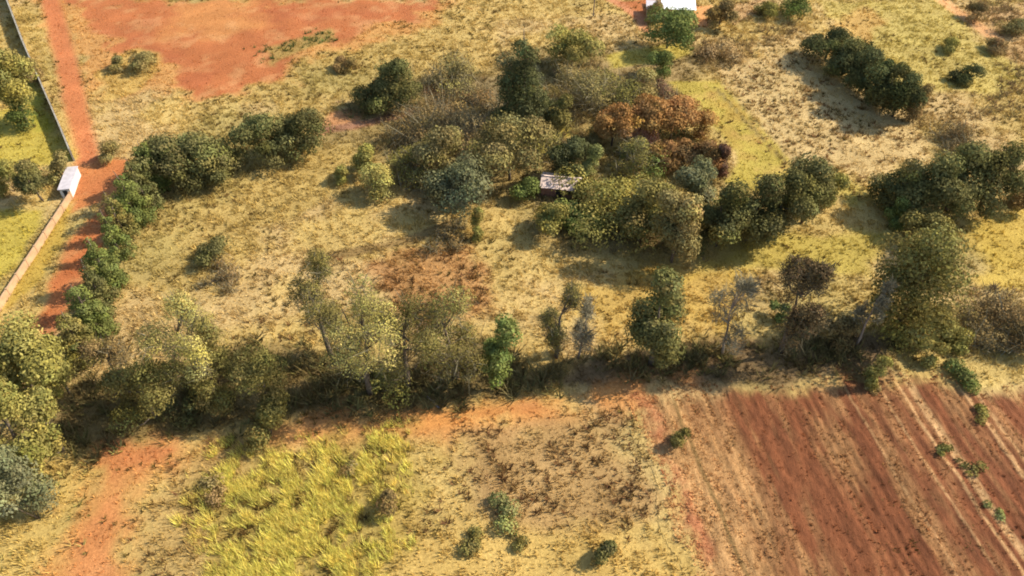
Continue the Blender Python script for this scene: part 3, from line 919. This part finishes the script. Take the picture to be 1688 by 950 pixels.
# big trees at the near side of the thicket
P(B, 1004, 278, 396, 190, 'olive', "widest pale olive tree of the thicket, low and dome-shaped", z0=.04)
P(B, 950, 330, 390, 100, 'green', "low green tree at the foot of the widest pale olive tree")
P(B, 1085, 300, 375, 90, 'olive', "olive tree between the widest pale tree and the dark row")
P(B, 1118, 325, 432, 92, 'grey', "grey-green tree at the thicket's nearest corner with a long shadow")
P(R_, 1192, 300, 408, 100, 'dark', "dark tree starting the row between thicket and lawn")
P(R_, 1244, 290, 398, 97, 'dark', "second dark tree of the row between thicket and lawn")
P(R_, 1292, 278, 388, 97, 'dark', "third dark tree of the row between thicket and lawn")
P(R_, 1338, 266, 372, 102, 'dark', "fourth dark tree of the row, next to the lawn's end")
P(SH, 1372, 285, 340, 44, 'olive', "olive bush closing the dark row beside the lawn")
# long dark row
P(R_, 1488, 262, 348, 92, 'dark', "dark tree opening the long row nearest the lawn")
P(R_, 1535, 252, 352, 100, 'dark', "second tree of the long dark row from the lawn")
P(R_, 1585, 244, 350, 102, 'dark', "third tree of the long dark row from the lawn")
P(R_, 1640, 238, 346, 104, 'dark', "last full tree of the long dark row, near the picture edge")
P(BR, 1580, 205, 250, 80, 'brown', "low brown brush above the long dark row", 'brush')
P(SH, 1692, 300, 350, 50, 'brown', "brown bush at the outer end of the long dark row")
# diagonal clump, upper meadow
P(R_, 1368, 46, 104, 87, 'deep', "uppermost dark tree of the diagonal clump")
P(R_, 1410, 72, 132, 80, 'deep', "second dark tree down the diagonal clump")
P(R_, 1448, 92, 166, 82, 'deep', "third dark tree down the diagonal clump")
P(R_, 1486, 116, 192, 75, 'deep', "lowest dark tree of the diagonal clump")
P(R_, 1388, 62, 122, 70, 'dark', "dark tree wedged between the two uppermost of the diagonal clump")
P(R_, 1430, 86, 152, 72, 'dark', "dark tree in the middle of the diagonal clump")
P(R_, 1468, 106, 182, 72, 'dark', "dark tree wedged before the lowest of the diagonal clump")
P(SH, 1506, 140, 196, 40, 'brown', "brown bush closing the lower end of the diagonal clump")
P(SH, 1595, 106, 140, 46, 'deep', "lone dark bush on the upper yellow meadow")
P(SH, 1566, 62, 86, 38, 'olive', "small olive bush alone high on the yellow meadow")
P(SH, 1640, 62, 88, 42, 'brown', "brown bush beside the orange path on the upper meadow")
P(SH, 1672, 30, 58, 50, 'grey', "grey bush in the rough scrub beyond the orange path")
P(SH, 1612, 8, 36, 40, 'brown', "brown bush in the rough scrub right at the orange path")

CAT = {'withered_tree': 'tree', 'thin_tree': 'tree', B: 'tree', R_: 'tree', CO: 'conifer', PI_: 'pine', F_: 'tree', BT: 'bare tree', BR: 'brush', SH: 'bush'}
GRP = {'thin_tree': 'thin-crowned trees', B: 'broadleaf trees on the farmland', R_: 'dark trees planted in rows', F_: 'thin-crowned trees', BT: 'leafless trees of the hedgerow', BR: 'leafless brush', SH: 'bushes dotted over the land'}
for i, (k, xc, yt, yb, w, col, label, cat, group, z0) in enumerate(PLANTS):
    x, y, ww, hh = fit(k, xc, yt, yb, w, z0)
    plant(k, x, y, ww, hh, C[col], label, cat or CAT[k], group or GRP.get(k), 1000 + i, z0)

# ------------------------------------------------------------------ boundary wall
def wall_run(pts, hgt, thick, label, mat):
    p = [np.array(q) for q in pts]
    root = empty("boundary_wall", (p[0][0], p[0][1], 0))
    tag(root, label, 'wall')
    o0 = p[0]
    for a, b in zip(p[:-1], p[1:]):
        L = np.linalg.norm(b - a)
        n = max(1, int(round(L / 3.0)))
        ang = math.atan2(b[1] - a[1], b[0] - a[0])
        for i in range(n):
            s0, s1 = L * i / n, L * (i + 1) / n
            q = a + (b - a) * (s0 / L) - o0
            m = MB()
            m.box(.12, s1 - s0 - .12, -thick / 2, thick / 2, -.3, hgt - .08)
            w = m.build("wall_panel", mat, root)
            w.location = (q[0], q[1], 0)
            w.rotation_euler = (0, 0, ang)
            m = MB()
            m.box(-.12, .12, -thick / 2 - .06, thick / 2 + .06, -.3, hgt + .12)
            w = m.build("wall_post", mat, root)
            w.location = (q[0], q[1], 0)
            w.rotation_euler = (0, 0, ang)
        m = MB()
        m.box(.125, L, -thick / 2 - .03, thick / 2 + .03, hgt - .078, hgt)
        w = m.build("wall_coping", mat, root)
        w.location = (a[0] - o0[0], a[1] - o0[1], 0)
        w.rotation_euler = (0, 0, ang)
    return root
wall_run(GP([(123, 266), (103, 218), (45, 86), (14, 5), (4, -22)]), 2.6, .15, "boundary wall running from the gatehouse to the far red field", M_CEMENT)
wall_run(GP([(119, 328), (62, 416), (0, 512), (-60, 600)]), 1.25, .2, "cream boundary wall running from the gatehouse along the red drive", M_CREAM)

# ------------------------------------------------------------------ gatehouse
g0, g1 = np.array(G(121, 326)), np.array(G(134, 290))
ang = math.atan2(g1[1] - g0[1], g1[0] - g0[0])
L = float(np.linalg.norm(g1 - g0))
gh = empty("gatehouse", (g0[0], g0[1], 0), ang)
tag(gh, "small white gatehouse with flat grey roof at the corner of the boundary wall", 'gatehouse')
m = MB(); m.box(0, L, 0, 1.6, -.2, 1.8); m.build("wall", M_WHITE, gh)
m = MB(); m.box(-.15, L + .15, -.12, 1.8, 1.803, 1.92); m.build("roof", M_LILAC, gh)
m = MB(); m.box(-.05, .02, .5, 1.15, 0, 1.55); m.build("door", M_DARK, gh)
# ------------------------------------------------------------------ shed with a faded sheet roof
sx, sy = G(922, 326)
sh = empty("shed", (sx, sy, 0), radians(-9))
tag(sh, "brick shed with pale faded sheet roof among the trees of the thicket", 'shed')
W2, D = 3.1, 3.6
m = MB(); m.box(-W2, W2, 0, D, -.2, 2.0)
m.add([(-W2, 0, 2.0), (-W2, D, 2.0), (-W2, D / 2, 2.75), (W2, 0, 2.0), (W2, D, 2.0), (W2, D / 2, 2.75)], [(0, 2, 1), (3, 4, 5), (0, 3, 5, 2), (1, 2, 5, 4)])
m.build("wall", M_BRICK, sh)
m = MB(); m.box(-.6, .35, -.04, .02, 0, 1.85); m.build("door", M_DARK, sh)
m = MB(); m.box(1.2, 2.1, -.04, .02, .9, 1.6); m.build("window", M_DARK, sh)
def corrugated(wid, y0, z0, y1, z1):
    m = MB()
    n = 12
    v, f = [], []
    for i in range(n + 1):
        z = .035 * (i % 2)
        for (yy, zz) in ((y0, z0), (y1, z1)):
            v.append((wid * i / n, yy, zz + z))
    for i in range(n):
        f.append((2 * i, 2 * i + 2, 2 * i + 3, 2 * i + 1))
    m.add(v, f)
    m.add([(p[0], p[1], p[2] - .02) for p in v], [q[::-1] for q in f])
    return m
for s in (0, 1):
    for i in range(6):
        y0, z0, y1, z1 = (-.4, 1.94, D / 2 + .05, 2.84) if s == 0 else (D + .4, 1.94, D / 2 - .05, 2.84)
        w = corrugated(1.1, y0, z0, y1, z1).build("roof_sheet", M_SHEET, sh)
        w.location = (-W2 - .2 + i * 1.09, random.uniform(-.07, .07), .012 * (i % 2) + random.uniform(0, .03))
m = MB(); m.box(-W2 - .25, W2 + .25, D / 2 - .15, D / 2 + .15, 2.9, 2.95); m.build("ridge_cap", M_SHEET, sh)
# ------------------------------------------------------------------ white-roofed house at the far edge
hx, hy = G(1116, 34)
ho = empty("house", (hx, hy, 0), radians(-6))
tag(ho, "house with bright white metal roof behind the dense green tree", 'house')
W2, D = 3.4, 9.0
m = MB(); m.box(-W2, W2, 0, D, -.2, 2.7); m.build("wall", M_CREAM, ho)
m = MB(); m.box(-.5, .45, -.05, .02, 0, 2.1); m.build("door", M_DARK, ho)
for xx in (-2.3, 1.3):
    m = MB(); m.box(xx, xx + 1.1, -.05, .02, 1.0, 2.0); m.build("window", M_DARK, ho)
for i in range(7):
    w = corrugated(1.1, -.5, 2.75, D + .5, 3.5).build("roof_sheet", M_WSHEET, ho)
    w.location = (-W2 - .4 + i * 1.09, 0, .012 * (i % 2))
m = MB(); m.box(-6.8, -3.6, .4, 4.5, -.2, 2.2); m.build("annex_wall", M_CREAM, ho)
m = MB(); m.box(-7.1, -3.75, .1, 4.8, 2.203, 2.32); m.build("annex_roof", M_LILAC, ho)
# ------------------------------------------------------------------ pole, fallen branch
qx, qy = G(978, 27)
pr = empty("utility_pole", (qx, qy, 0))
tag(pr, "thin wooden pole on the far meadow near the sandy path", 'pole')
m = MB(); m.tube([(0, 0, -.3), (0, 0, 3), (0, 0, 6.5)], [.13, .12, .09], 8); m.build("post", M_WOOD, pr)
m = MB(); m.box(-.7, .7, -.05, .05, 6.0, 6.12); m.build("crossarm", M_WOOD, pr)
a, b = np.array(G(704, 656)), np.array(G(724, 673))
m = MB()
m.tube([(0, 0, .45), ((b - a)[0] * .5, (b - a)[1] * .5, .38), ((b - a)[0], (b - a)[1], .1)], [.10, .13, .16], 7)
m.tube([((b - a)[0] * .4, (b - a)[1] * .4, .4), ((b - a)[0] * .3 + .6, (b - a)[1] * .5, .7)], [.07, .03], 6)
fb = m.build("fallen_branch", M_WOOD, None, True)
fb.location = (a[0], a[1], hz(*a))
tag(fb, "dark fallen branch lying at the edge of the track under the hedgerow", 'branch')
